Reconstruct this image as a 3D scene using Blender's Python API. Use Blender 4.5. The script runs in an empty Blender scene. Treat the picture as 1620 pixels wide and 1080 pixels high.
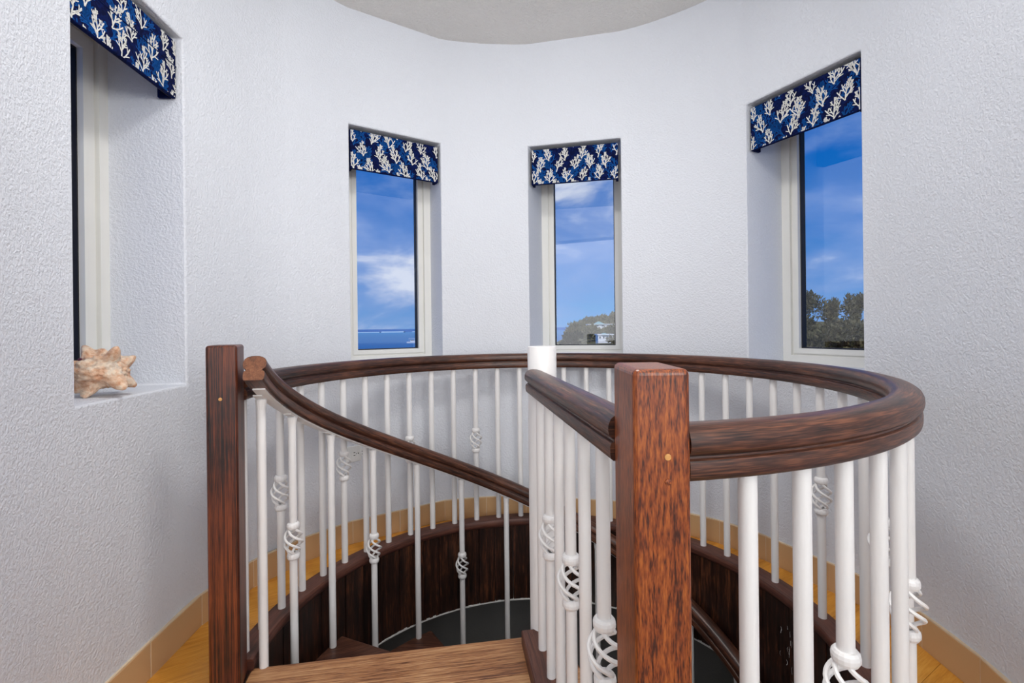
import bpy, bmesh, math, random
from math import sin, cos, pi, radians as R, sqrt, atan2, hypot
from mathutils import Vector, Matrix

random.seed(7)
C = bpy.context.scene.collection
SC = bpy.context.scene

# ------------------------------------------------------------------ camera, world, sun, lamps, exposure
EYE = 0.955
cam = bpy.data.cameras.new('camera'); co = bpy.data.objects.new('camera', cam); C.objects.link(co)
cam.sensor_width = 36.0; cam.lens = 762.0/1620*36; cam.clip_start = 0.02; cam.clip_end = 20000
cam.shift_x = -6.4/1620; cam.shift_y = -22.0/1620
co.matrix_world = Matrix.Translation((0, 0, EYE)) @ Matrix.Rotation(R(90), 4, 'X') @ Matrix.Rotation(-0.0111, 4, 'Z')
SC.camera = co
SC.view_settings.view_transform = 'Standard'; SC.view_settings.look = 'None'
SC.view_settings.gamma = 1.0; SC.view_settings.use_curve_mapping = False
SC.view_settings.exposure = 0.0

def lin(r, g, b):
    f = lambda c: c/255/12.92 if c/255 <= .04045 else ((c/255+.055)/1.055)**2.4
    return (f(r), f(g), f(b), 1.0)

class NT:
    """small helper to write node trees"""
    def __init__(s, tree): s.t = tree; s.n = tree.nodes; s.l = tree.links
    def add(s, typ, **kw):
        nd = s.n.new(typ)
        for k, v in kw.items():
            if hasattr(nd, k): setattr(nd, k, v)
        return nd
    def link(s, a, b): s.l.new(a, b)
    def ramp(s, fac, stops):
        r = s.n.new('ShaderNodeValToRGB'); e = r.color_ramp.elements
        while len(e) > len(stops): e.remove(e[-1])
        while len(e) < len(stops): e.new(.5)
        for el, (p, c) in zip(e, stops): el.position = p; el.color = c
        s.link(fac, r.inputs[0]); return r.outputs[0]
    def noise(s, vec, scale, detail=2, rough=.5, dist=0):
        n = s.n.new('ShaderNodeTexNoise'); n.inputs['Scale'].default_value = scale
        n.inputs['Detail'].default_value = detail; n.inputs['Roughness'].default_value = rough
        n.inputs['Distortion'].default_value = dist
        if vec is not None: s.link(vec, n.inputs['Vector'])
        return n.outputs['Fac']
    def mapping(s, vec, scale=(1, 1, 1), loc=(0, 0, 0), rot=(0, 0, 0)):
        m = s.n.new('ShaderNodeMapping'); m.inputs['Scale'].default_value = scale
        m.inputs['Location'].default_value = loc; m.inputs['Rotation'].default_value = rot
        s.link(vec, m.inputs['Vector']); return m.outputs[0]
    def mix(s, fac, a, b, mode='MIX'):
        m = s.n.new('ShaderNodeMix'); m.data_type = 'RGBA'; m.blend_type = mode
        for sock, v in ((m.inputs[0], fac), (m.inputs[6], a), (m.inputs[7], b)):
            if isinstance(v, (tuple, float, int)): sock.default_value = v
            else: s.link(v, sock)
        return m.outputs[2]
    def math(s, op, a, b=0.0, clamp=False):
        m = s.n.new('ShaderNodeMath'); m.operation = op; m.use_clamp = clamp
        for sock, v in ((m.inputs[0], a), (m.inputs[1], b)):
            if isinstance(v, (float, int)): sock.default_value = v
            else: s.link(v, sock)
        return m.outputs[0]

# sky: blue gradient with soft broken cloud, the same all the way round
w = bpy.data.worlds.new('sky'); SC.world = w; w.use_nodes = True
w.node_tree.nodes.clear(); T = NT(w.node_tree)
tc = T.add('ShaderNodeTexCoord'); sep = T.add('ShaderNodeSeparateXYZ'); T.link(tc.outputs['Generated'], sep.inputs[0])
el = sep.outputs['Z']
base = T.ramp(el, [(0.0, lin(76, 148, 204)), (.06, lin(58, 132, 200)), (.16, lin(30, 112, 192)), (.3, lin(14, 98, 184)), (1.0, lin(12, 80, 170))])
cv = T.mapping(tc.outputs['Generated'], scale=(1, 1, 2.3), loc=(1.3, .4, .2))
n1 = T.noise(cv, 4.2, 8, .55, .3)
n2 = T.noise(T.mapping(tc.outputs['Generated'], scale=(1, 1, 1.6), loc=(4, 2, 7)), 1.6, 3, .5)
cl = T.math('ADD', T.math('MULTIPLY', n1, .75), T.math('MULTIPLY', n2, .35))
fac = T.ramp(cl, [(.46, (0, 0, 0, 1)), (.57, (.5, .5, .5, 1)), (.70, (1, 1, 1, 1))])
ccol = T.ramp(cl, [(.47, lin(92, 132, 204)), (.60, lin(124, 152, 208)), (.72, lin(206, 212, 230))])
sky = T.mix(fac, base, ccol)
bg = T.add('ShaderNodeBackground'); T.link(sky, bg.inputs[0]); bg.inputs[1].default_value = 1.2
wo = T.add('ShaderNodeOutputWorld'); T.link(bg.outputs[0], wo.inputs[0])

def lamp(name, typ, loc, aim, energy, color=(1, 1, 1), **kw):
    d = bpy.data.lights.new(name, typ); d.energy = energy; d.color = color
    for k, v in kw.items(): setattr(d, k, v)
    o = bpy.data.objects.new(name, d); C.objects.link(o); o.location = loc
    o.rotation_euler = (Vector(aim)-Vector(loc)).to_track_quat('-Z', 'Y').to_euler(); return o

lamp('sun', 'SUN', (0, -20, 30), (6, 20, -8), 2.3, (1, .96, .9), angle=R(.6))
lamp('hall_up_fill', 'AREA', (.95, -1.0, 1.6), (.6, -.6, 2.4), 49, (1, .99, .97), shape='DISK', size=.9)  # added fill, aimed up to bounce off the ceiling; no fixture stands there
lamp('hall_rear_fill', 'AREA', (0.0, -2.45, 1.2), (0, 1.5, 1.0), 56, (.97, .985, 1), shape='RECTANGLE', size=4.8, size_y=2.3)  # added fill panel across the rear of the unseen hall, no window behind it
lamp('tower_top_fill', 'AREA', (.08, .9, 2.385), (.08, .9, 0), 16, (1, .985, .96), shape='DISK', size=.45)  # added fill above the frame, lifts floor and lower walls; no fitting modelled
lamp('lower_room_fill', 'AREA', (-0.2, 1.2, -1.0), (.6, 2.3, -1.4), .8, (1, .97, .93), shape='DISK', size=.4)  # weak added fill so the wall down the well is not black

# ------------------------------------------------------------------ materials
def material(name):
    m = bpy.data.materials.new(name); m.use_nodes = True
    m.node_tree.nodes.clear(); t = NT(m.node_tree)
    b = t.add('ShaderNodeBsdfPrincipled'); o = t.add('ShaderNodeOutputMaterial'); t.link(b.outputs[0], o.inputs[0])
    return m, t, b
def setv(b, **kw):
    for k, v in kw.items():
        n = {'rough': 'Roughness', 'spec': 'Specular IOR Level', 'metal': 'Metallic', 'coat': 'Coat Weight', 'coatr': 'Coat Roughness', 'sheen': 'Sheen Weight'}[k]
        b.inputs[n].default_value = v
def bump(t, b, h, strength, dist):
    n = t.add('ShaderNodeBump'); n.inputs['Strength'].default_value = strength; n.inputs['Distance'].default_value = dist
    t.link(h, n.inputs['Height']); t.link(n.outputs[0], b.inputs['Normal'])
def obj_co(t): return t.add('ShaderNodeTexCoord').outputs['Object']
def geo_co(t): return t.add('ShaderNodeNewGeometry').outputs['Position']

def plain(name, col, rough=.5, spec=.5, var=.06, scale=20, **kw):
    m, t, b = material(name)
    n = t.noise(obj_co(t), scale, 3)
    c2 = tuple(min(1, c*(1+var)) for c in col[:3])+(1,); c1 = tuple(c*(1-var) for c in col[:3])+(1,)
    t.link(t.ramp(n, [(.3, c1), (.7, c2)]), b.inputs['Base Color']); setv(b, rough=rough, spec=spec, **kw)
    return m

def plaster(name, col, scale, strength, dist, rough=.75):
    m, t, b = material(name); p = geo_co(t)
    n = t.noise(p, scale, 3, .55, .4); n2 = t.noise(p, scale*.45, 2, .5)
    h = t.math('ADD', t.ramp(n, [(.38, (0, 0, 0, 1)), (.62, (1, 1, 1, 1))]), t.math('MULTIPLY', n2, .8))
    big = t.noise(p, 2.0, 2)
    c1 = tuple(c*.97 for c in col[:3])+(1,)
    t.link(t.ramp(big, [(.3, c1), (.7, col)]), b.inputs['Base Color'])
    setv(b, rough=rough, spec=.3); bump(t, b, h, strength, dist); return m

M = {}
M['wall'] = plaster('wall_plaster', lin(226, 229, 236), 130, .38, .0042, .6)
M['ceiling'] = plaster('ceiling_texture', lin(236, 233, 229), 90, .7, .005)
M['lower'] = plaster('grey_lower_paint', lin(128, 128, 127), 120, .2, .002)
M['slab'] = plain('slab_concrete', lin(150, 148, 145), .9)
M['white_metal'] = plain('white_painted_steel', lin(238, 236, 235), .32, .5, .02, 6)
M['vinyl'] = plain('white_vinyl', lin(232, 231, 226), .4, .4, .02, 8)
M['gasket'] = plain('black_gasket', lin(30, 27, 30), .6)
M['caulk'] = plain('white_paint_edge', lin(225, 225, 222), .7)
M['outlet'] = plain('outlet_plastic', lin(232, 232, 230), .35)
M['slot'] = plain('outlet_slot', lin(35, 33, 32), .6)
M['lining'] = plain('grey_lining', lin(92, 88, 84), .9, .1)
M['plug'] = plain('pale_wood_plug', lin(206, 150, 84), .4, .5, .15, 200)

def wood(name, dark, mid, light, axis='Z', uv=False, rough=.35, fine=1.0, stops=(.30, .5, .68), gscale=1.0, spec=.5, bumps=.12, w2=.45, a2=22.0):
    """grain runs along the given axis (object space) or along U of the UV map (metres)"""
    m, t, b = material(name)
    v = t.add('ShaderNodeTexCoord').outputs['UV' if uv else 'Object']
    inf = t.add('ShaderNodeObjectInfo'); rv = t.add('ShaderNodeVectorMath', operation='SCALE')
    comb = t.add('ShaderNodeCombineXYZ')
    for i in range(3): t.link(inf.outputs['Random'], comb.inputs[i])
    t.link(comb.outputs[0], rv.inputs[0]); rv.inputs['Scale'].default_value = 7.0
    ad = t.add('ShaderNodeVectorMath', operation='ADD'); t.link(v, ad.inputs[0]); t.link(rv.outputs[0], ad.inputs[1]); v = ad.outputs[0]
    a, c = 3.2*gscale, 95.0*gscale*fine
    sc = {'X': (a, c, c), 'Y': (c, a, c), 'Z': (c, c, a)}['X' if uv else axis]
    a2, c2 = a2*gscale, 430.0*gscale*fine
    sc2 = {'X': (a2, c2, c2), 'Y': (c2, a2, c2), 'Z': (c2, c2, a2)}['X' if uv else axis]
    g1 = t.noise(t.mapping(v, sc), 1.0, 4, .6, .6)
    g2 = t.noise(t.mapping(v, sc2), 1.0, 2, .6)
    g = t.math('ADD', t.math('MULTIPLY', g1, 1-w2), t.math('MULTIPLY', g2, w2))
    patch = t.noise(v, 5.0, 2)
    g = t.math('ADD', g, t.math('MULTIPLY', t.math('SUBTRACT', patch, .5), .28))
    col = t.ramp(g, [(stops[0], dark), (stops[1], mid), (stops[2], light)])
    t.link(col, b.inputs['Base Color']); setv(b, rough=rough, spec=spec)
    bump(t, b, g, bumps, .002); return m
M['rail'] = wood('dark_stained_rail', lin(30, 17, 13), lin(72, 43, 32), lin(122, 76, 54), uv=True, rough=.36, stops=(.36, .50, .66), w2=.6)
M['post'] = wood('orange_brown_oak', lin(60, 24, 10), lin(124, 57, 22), lin(172, 94, 38), 'Z', rough=.33, stops=(.37, .48, .66), w2=.68, a2=60.0)
M['post_dark'] = wood('dark_streaked_oak', lin(26, 11, 7), lin(86, 38, 19), lin(134, 66, 32), 'Z', rough=.36, fine=1.9, stops=(.40, .51, .68), w2=.25, a2=30.0)
M['curb'] = wood('dark_curb_wood', lin(44, 24, 19), lin(84, 48, 38), lin(118, 74, 58), uv=True, rough=.45, stops=(.33, .5, .7))
M['fascia'] = wood('dark_fascia_board', lin(14, 8, 7), lin(50, 28, 20), lin(124, 74, 46), 'Z', rough=.36, fine=.6, stops=(.38, .54, .78))
M['tread'] = wood('dark_tread', lin(36, 20, 15), lin(78, 46, 34), lin(112, 74, 56), 'X', rough=.4, fine=.7)
M['landing'] = wood('worn_landing_board', lin(78, 40, 24), lin(160, 108, 68), lin(200, 154, 108), 'X', rough=.45, fine=1.4, stops=(.36, .49, .64))
M['bamboo'] = wood('bamboo_floor', lin(190, 122, 40), lin(221, 153, 58), lin(236, 178, 86), 'X', rough=.3, fine=.6, stops=(.25, .5, .75), bumps=.03)
M['tile'] = plaster('tan_stone_tile', lin(208, 168, 122), 160, .06, .001, .5)
M['grout'] = plain('pale_grout', lin(222, 200, 170), .9)
M['cutend'] = wood('rail_end_grain', lin(66, 36, 20), lin(112, 66, 40), lin(140, 90, 58), 'Y', rough=.6)

def fabric():
    m, t, b = material('navy_printed_fabric'); v = obj_co(t)
    n = t.noise(v, 55, 3, .6, 1.2)
    t.link(t.ramp(n, [(.44, lin(7, 14, 50)), (.56, lin(9, 24, 74))]), b.inputs['Base Color'])
    setv(b, rough=.9, spec=.1); return m
M['fabric'] = fabric()
M['print_white'] = plain('white_coral_ink', lin(228, 227, 222), .9, .1, .03)
M['print_blue'] = plain('blue_coral_ink', lin(16, 76, 146), .9, .1, .1)

def glass():
    m = bpy.data.materials.new('window_glass'); m.use_nodes = True; m.node_tree.nodes.clear(); t = NT(m.node_tree)
    tr = t.add('ShaderNodeBsdfTransparent'); tr.inputs[0].default_value = (.93, .96, .97, 1)
    gl = t.add('ShaderNodeBsdfGlossy'); gl.inputs['Roughness'].default_value = 0.0
    lw = t.add('ShaderNodeLayerWeight'); lw.inputs[0].default_value = .5; F0 = .12
    fr = t.math('ADD', t.math('MULTIPLY', t.math('POWER', lw.outputs['Facing'], 5.0), 1-F0), F0)
    mx = t.add('ShaderNodeMixShader'); t.link(fr, mx.inputs[0]); t.link(tr.outputs[0], mx.inputs[1]); t.link(gl.outputs[0], mx.inputs[2])
    o = t.add('ShaderNodeOutputMaterial'); t.link(mx.outputs[0], o.inputs[0]); return m
M['glass'] = glass()

def shellmat():
    m, t, b = material('peach_shell'); v = obj_co(t)
    n = t.noise(v, 26, 5, .65, 1.0); n2 = t.noise(t.mapping(v, (40, 120, 120)), 1, 3)
    c = t.ramp(n, [(.32, lin(206, 142, 100)), (.46, lin(222, 178, 144)), (.58, lin(230, 208, 184)), (.72, lin(205, 196, 184))])
    c = t.mix(.25, c, t.ramp(n2, [(.4, lin(150, 104, 80)), (.6, lin(240, 222, 200))]))
    t.link(c, b.inputs['Base Color']); setv(b, rough=.6); bump(t, b, t.math('ADD', n, n2), .5, .004); return m
M['shell'] = shellmat()
M['shell_hole'] = plain('shell_slit', lin(96, 40, 60), .7)

# ------------------------------------------------------------------ mesh helpers
class MB:
    """collects faces; build() links them as ONE mesh object"""
    def __init__(s): s.v = []; s.f = []; s.uv = []; s.hasuv = False
    def face(s, pts, uvs=None):
        i = len(s.v); s.v += [tuple(p) for p in pts]; s.f.append(tuple(range(i, i+len(pts)))); s.uv.append(uvs)
        if uvs: s.hasuv = True
    def mesh(s, name, mat, smooth=True, weld=True, sharp=40):
        me = bpy.data.meshes.new(name); me.from_pydata(s.v, [], s.f)
        if s.hasuv:
            ul = me.uv_layers.new(name='UVMap'); k = 0
            for p, u in zip(me.polygons, s.uv):
                for j, li in enumerate(p.loop_indices): ul.data[li].uv = u[j] if u else (0, 0)
        if weld:
            bm = bmesh.new(); bm.from_mesh(me); bmesh.ops.remove_doubles(bm, verts=bm.verts, dist=1e-5)
            bmesh.ops.recalc_face_normals(bm, faces=bm.faces); bm.to_mesh(me); bm.free()
        if smooth:
            for p in me.polygons: p.use_smooth = True
            me.set_sharp_from_angle(angle=R(sharp))
        if mat: me.materials.append(mat)
        return me
    def build(s, name, mat, parent=None, **kw): return link(name, s.mesh(name, mat, **kw), parent)
    # shapes
    def box(s, x0, x1, y0, y1, z0, z1, tf=None):
        P = [Vector((x, y, z)) for z in (z0, z1) for y in (y0, y1) for x in (x0, x1)]
        if tf: P = [tf @ p for p in P]
        for q in ((0, 2, 3, 1), (4, 5, 7, 6), (0, 1, 5, 4), (2, 6, 7, 3), (0, 4, 6, 2), (1, 3, 7, 5)): s.face([P[i] for i in q])
    def prism(s, poly, z0, z1):
        n = len(poly); s.face([(x, y, z1) for x, y in poly]); s.face([(x, y, z0) for x, y in reversed(poly)])
        for i in range(n):
            a, b = poly[i], poly[(i+1) % n]; s.face([(a[0], a[1], z0), (b[0], b[1], z0), (b[0], b[1], z1), (a[0], a[1], z1)])
    def lathe(s, prof, seg=16, cx=0, cy=0):
        for (r0, z0), (r1, z1) in zip(prof[:-1], prof[1:]):
            for k in range(seg):
                a, b = 2*pi*k/seg, 2*pi*(k+1)/seg
                q = [(cx+r0*cos(a), cy+r0*sin(a), z0), (cx+r0*cos(b), cy+r0*sin(b), z0), (cx+r1*cos(b), cy+r1*sin(b), z1), (cx+r1*cos(a), cy+r1*sin(a), z1)]
                if r0 < 1e-6: q.pop(0)
                elif r1 < 1e-6: q.pop(2)
                s.face(q)
    def sweep(s, pts, rights, ups, prof, caps=True):
        """profile (x along right, y along up) along pts; UV = metres along, metres round"""
        n = len(prof); per = [0]
        for i in range(n): per.append(per[-1]+hypot(prof[(i+1) % n][0]-prof[i][0], prof[(i+1) % n][1]-prof[i][1]))
        L = [0]
        for a, b in zip(pts[:-1], pts[1:]): L.append(L[-1]+(b-a).length)
        ring = [[p+r*x+u*y for x, y in prof] for p, r, u in zip(pts, rights, ups)]
        for k in range(len(pts)-1):
            for i in range(n):
                j = (i+1) % n
                s.face([ring[k][i], ring[k+1][i], ring[k+1][j], ring[k][j]], [(L[k], per[i]), (L[k+1], per[i]), (L[k+1], per[i+1]), (L[k], per[i+1])])
        if caps:
            s.face(ring[0], [(p[0]*.2, p[1]) for p in prof]); s.face(ring[-1][::-1], [(p[0]*.2, p[1]) for p in prof[::-1]])
    def tube(s, pts, r, seg=6, caps=True):
        T_ = [(b-a).normalized() for a, b in zip(pts[:-1], pts[1:])]; T_.append(T_[-1]); up = Vector((0, 0, 1)) if abs(T_[0].z) < .9 else Vector((1, 0, 0))
        R_, U_ = [], []; u = up
        for t_ in T_:
            rr = t_.cross(u).normalized(); u = rr.cross(t_).normalized(); R_.append(rr); U_.append(u)
        s.sweep(pts, R_, U_, [(r*cos(2*pi*k/seg), r*sin(2*pi*k/seg)) for k in range(seg)], caps)

def link(name, me, parent=None):
    o = bpy.data.objects.new(name, me); C.objects.link(o)
    if parent: o.parent = parent
    return o
def thing(name, label, cat, loc=(0, 0, 0), rz=0, group=None):
    o = bpy.data.objects.new(name, None); C.objects.link(o); o.location = loc; o.rotation_euler = (0, 0, rz); o.empty_display_size = .05
    tag(o, label, cat, group); return o
def tag(o, label, cat, group=None):
    o['label'] = label; o['category'] = cat
    if group: o['group'] = group
    return o
def struct(o): o['kind'] = 'structure'; return o
def sempty(name, loc=(0, 0, 0)):
    o = bpy.data.objects.new(name, None); C.objects.link(o); o.location = loc; o.empty_display_size = .05; return struct(o)
def bevel(o, w_, seg=2):
    m = o.modifiers.new('bevel', 'BEVEL'); m.width = w_; m.segments = seg; m.limit_method = 'ANGLE'; m.angle_limit = R(40); return o

# ------------------------------------------------------------------ plan of the tower
WC = (.08, 1.36)                       # centre of the round room
SP = (.079, 1.488)                     # centre of the spiral stair
TH = [-180, -110, -92, -78, -64, -50, -38, -24, -8, 16, 41, 62, 75, 90, 110, 180]
RR = [1.11, 1.108, 1.11, 1.13, 1.155, 1.135, 1.135, 1.125, 1.093, 1.074, 1.09, 1.11, 1.115, 1.102, 1.10, 1.11]
def wr(t):
    for i in range(len(TH)-1):
        if TH[i] <= t <= TH[i+1]: return RR[i]+(RR[i+1]-RR[i])*(t-TH[i])/(TH[i+1]-TH[i])+.008
def wp(t, off=0.0):
    r = wr(t)+off; return Vector((WC[0]+r*sin(R(t)), WC[1]+r*cos(R(t))))
def wpc(t):
    for t0, t1, *_ in WIN:
        if t0 < t < t1:
            a, b = wp(t0), wp(t1); d = Vector((sin(R(t)), cos(R(t)))); e = b-a; o = a-Vector(WC)
            k = (o.x*e.y-o.y*e.x)/(d.x*e.y-d.y*e.x); return Vector(WC)+d*k
    return wp(t)
def sp(a, r): return (SP[0]+r*sin(a), SP[1]+r*cos(a))
CEIL = 2.397; SILL = .787; HEAD = 1.877; THK = .34
# window: (theta0, theta1, outward direction in degrees from +Y, depth to the frame)
WIN = [(-103.6, -81.8, None, .225), (-45.8, -23.2, -29.5, .165), (-.6, 23.9, 19.0, .25), (53.5, 76.4, None, .228)]
W = []
for t0, t1, nd, d in WIN:
    p0, p1 = wp(t0), wp(t1); ch = (p1-p0).normalized(); n = Vector((-ch.y, ch.x))
    if nd is not None: n = Vector((sin(R(nd)), cos(R(nd))))
    W.append((p0, p1, ch, n, d))

def wall_piece(name, ta, tb):
    ths = {ta, tb}
    t = math.ceil(ta/4)*4
    while t < tb: ths.add(t); t += 4
    spans = [(w_[0], w_[1]) for w_ in WIN if w_[0] >= ta and w_[1] <= tb]
    ths = [t for t in ths if not any(a-1 < t < b+1 for a, b in spans)]+[e for s_ in spans for e in s_]
    ths = sorted(ths); mb = MB(); E3 = lambda p, z: (p.x, p.y, z)
    def outer(t):
        for k, w_ in enumerate(WIN):
            if t in (w_[0], w_[1]): return wp(t)+W[k][3]*(W[k][4]+.072)
        return wp(t, THK)
    for a, b in zip(ths[:-1], ths[1:]):
        k = next((i for i, s_ in enumerate(WIN) if (s_[0], s_[1]) == (a, b)), None)
        pa, pb, oa, ob = wp(a), wp(b), outer(a), outer(b)
        rows = [(-.02, SILL), (SILL, HEAD), (HEAD, CEIL+.01)]
        for r_, (z0, z1) in enumerate(rows):
            if k is not None and r_ == 1:
                mb.face([E3(pa, z0), E3(pb, z0), E3(ob, z0), E3(oa, z0)]); mb.face([E3(pa, z1), E3(oa, z1), E3(ob, z1), E3(pb, z1)])
                mb.face([E3(pa, z0), E3(oa, z0), E3(oa, z1), E3(pa, z1)]); mb.face([E3(pb, z0), E3(pb, z1), E3(ob, z1), E3(ob, z0)])
            else:
                mb.face([E3(pa, z0), E3(pa, z1), E3(pb, z1), E3(pb, z0)]); mb.face([E3(oa, z0), E3(ob, z0), E3(ob, z1), E3(oa, z1)])
        mb.face([E3(pa, CEIL+.01), E3(oa, CEIL+.01), E3(ob, CEIL+.01), E3(pb, CEIL+.01)]); mb.face([E3(pa, -.02), E3(pb, -.02), E3(ob, -.02), E3(oa, -.02)])
    o = mb.build(name, M['wall'], sharp=35); bevel(o, .006, 3)
    return struct(o)
wall_piece('wall_left', -128, -60); wall_piece('wall_back', -60, 47); wall_piece('wall_right', 47, 128)

# hall behind the camera, closed
ya = wp(-128, .1).y
mb = MB(); mb.box(-2.5, wp(-128).x-.1, ya-.1, ya, 0, CEIL); struct(mb.build('wall_front_left', M['wall'], smooth=False))
mb = MB(); mb.box(wp(128).x+.1, 2.5, ya-.1, ya, 0, CEIL); struct(mb.build('wall_front_right', M['wall'], smooth=False))
mb = MB(); mb.box(-2.6, -2.5, -2.5, ya, 0, CEIL); struct(mb.build('wall_hall_left', M['wall'], smooth=False))
mb = MB(); mb.box(2.5, 2.6, -2.5, ya, 0, CEIL); struct(mb.build('wall_hall_right', M['wall'], smooth=False))
mb = MB(); mb.box(-2.6, 2.6, -2.6, -2.5, 0, CEIL); struct(mb.build('wall_hall_rear', M['wall'], smooth=False))
mb = MB(); mb.box(-2.6, 2.6, -2.6, 3.0, CEIL, CEIL+.15); struct(mb.build('ceiling', M['ceiling'], smooth=False))

# ------------------------------------------------------------------ floor: slab ring with bamboo boards on it
floor = sempty('floor')
RI = .895; FB = -.358
mb = MB(); N = 72
for k in range(N):
    a0, a1 = 2*pi*k/N, 2*pi*(k+1)/N
    i0, i1, o0, o1 = sp(a0, .860), sp(a1, .860), sp(a0, 1.5), sp(a1, 1.5)
    for z in (FB, -.014):
        mb.face([(*i0, z), (*i1, z), (*o1, z), (*o0, z)])
    mb.face([(*i0, FB), (*i1, FB), (*i1, -.014), (*i0, -.014)]); mb.face([(*o0, FB), (*o0, -.014), (*o1, -.014), (*o1, FB)])
mb.build('floor_slab', M['slab'], floor)
mb = MB(); mb.box(-2.6, 2.6, -2.6, .05, FB, -.014); mb.build('hall_slab', M['slab'], floor, smooth=False)
PA = R(32); PW = .09; pu = Vector((cos(PA), sin(PA))); pv = Vector((-sin(PA), cos(PA)))
def board(p0, p1, f0, f1, seed):
    """one floor board between offsets p0..p1; f0/f1 give its ends as a function of the offset"""
    g = .0005; ps = [p0+g+(p1-p0-2*g)*i/4 for i in range(5)]
    poly = [(f0(p), p) for p in ps]+[(f1(p), p) for p in reversed(ps)]
    m = MB(); m.prism([(x, y) for x, y in poly], -.014, 0.0)
    o = m.build('plank', M['bamboo'], floor, smooth=False); o.location = (SP[0], SP[1], 0); o.rotation_euler = (0, 0, PA)
RO = 1.28
k0 = int(-RO/PW)-1
for k in range(k0, -k0+1):
    p0, p1 = k*PW+.02, (k+1)*PW+.02
    p0c, p1c = max(p0, -RO+.01), min(p1, RO-.01)
    if p1c-p0c < .02: continue
    ro = lambda p: sqrt(max(RO*RO-p*p, 1e-4)); ri = lambda p: sqrt(max(RI*RI-p*p, 0))
    brk = random.uniform(-.5, .5)
    if min(abs(p0c), abs(p1c)) < RI and not (p0c > RI or p1c < -RI):
        for s_ in (-1, 1):
            if max(abs(p0c), abs(p1c)) > RI:      # boards that graze the opening keep a small tongue at its edge
                e = lambda p, s_=s_: s_*max(ri(p), .0006)
            else: e = lambda p, s_=s_: s_*ri(p)
            board(p0c, p1c, (lambda p, s_=s_: s_*ro(p)), e, k) if s_ < 0 else board(p0c, p1c, e, (lambda p, s_=s_: s_*ro(p)), k)
    else:
        board(p0c, p1c, lambda p: -ro(p), lambda p: brk-.0006, k); board(p0c, p1c, lambda p: brk, lambda p: ro(p), k)

# ------------------------------------------------------------------ baseboards of tan stone tiles
def baseboard(name, joints):
    par = sempty(name)
    for a, b in zip(joints[:-1], joints[1:]):
        g = .10
        pa, pb = wpc(a+g), wpc(b-g); n = Vector((-(pb-pa).y, (pb-pa).x)).normalized()
        m = MB(); q = [pa-n*.0075, pb-n*.0075, pb+n*.004, pa+n*.004]
        m.prism([(p.x, p.y) for p in q], 0.001, .098); o = m.build('tile', M['tile'], par, smooth=False); bevel(o, .0015, 2)
    m = MB()
    for a, b in zip(joints[:-1], joints[1:]):
        pa, pb = wpc(a), wpc(b); n = Vector((-(pb-pa).y, (pb-pa).x)).normalized()
        q = [pa-n*.0065, pb-n*.0055, pb+n*.004, pa+n*.004]; m.prism([(p.x, p.y) for p in q], 0.0, .101)
    m.build('grout', M['grout'], par, smooth=False)
baseboard('baseboard_left', [-127.6, -115.6, -103.6, -91.6, -79.6, -68, -57])
baseboard('baseboard_back', [-57, -46, -35, -23.2, -12.5, -2, 10, 23.9, 35.5, 46.9])
baseboard('baseboard_right', [46.9, 57.4, 67.3, 76.8, 87, 96.8, 107, 117, 127.4])

# ------------------------------------------------------------------ windows
for k, (p0, p1, ch, n, d) in enumerate(W):
    win = sempty('window_%d' % (k+1))
    wd = (p1-p0).length; a0, a1 = p0+n*d, p1+n*d; org = a0
    nn = Vector((-ch.y, ch.x))                       # square to the frame, outward
    tf = Matrix(((ch.x, nn.x, 0, org.x), (ch.y, nn.y, 0, org.y), (0, 0, 1, 0), (0, 0, 0, 1)))
    def ring(mb, m0, m1, y0, y1):                    # rectangular frame between margins m0 (outer) and m1 (inner)
        mb.box(m0, m1, y0, y1, SILL+m0, HEAD-m0, tf); mb.box(wd-m1, wd-m0, y0, y1, SILL+m0, HEAD-m0, tf)
        mb.box(m1, wd-m1, y0, y1, SILL+m0, SILL+m1, tf); mb.box(m1, wd-m1, y0, y1, HEAD-m1, HEAD-m0, tf)
    m = MB(); ring(m, .0, .036, 0, .07); f = m.build('frame', M['vinyl'], win, smooth=False, weld=False); bevel(f, .002)
    m = MB(); ring(m, .036, .044, .014, .07); m.build('frame_stop', M['vinyl'], win, smooth=False, weld=False)
    ex = .018 if k == 0 else 0.0                     # the left sash is a little wider
    m = MB(); ring(m, .044, .066+ex, .009, .06); f = m.build('sash', M['vinyl'], win, smooth=False, weld=False); bevel(f, .0025)
    m = MB(); ring(m, .066+ex, .070+ex, .026, .056); m.build('gasket', M['gasket'], win, smooth=False, weld=False)
    m = MB(); m.box(.069+ex, wd-.069-ex, .040, .0402, SILL+.069+ex, HEAD-.069-ex, tf)
    i = len(m.f); m.f = m.f[2:3]; m.uv = m.uv[2:3]   # one optical surface
    m.build('glass', M['glass'], win, smooth=False)

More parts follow.
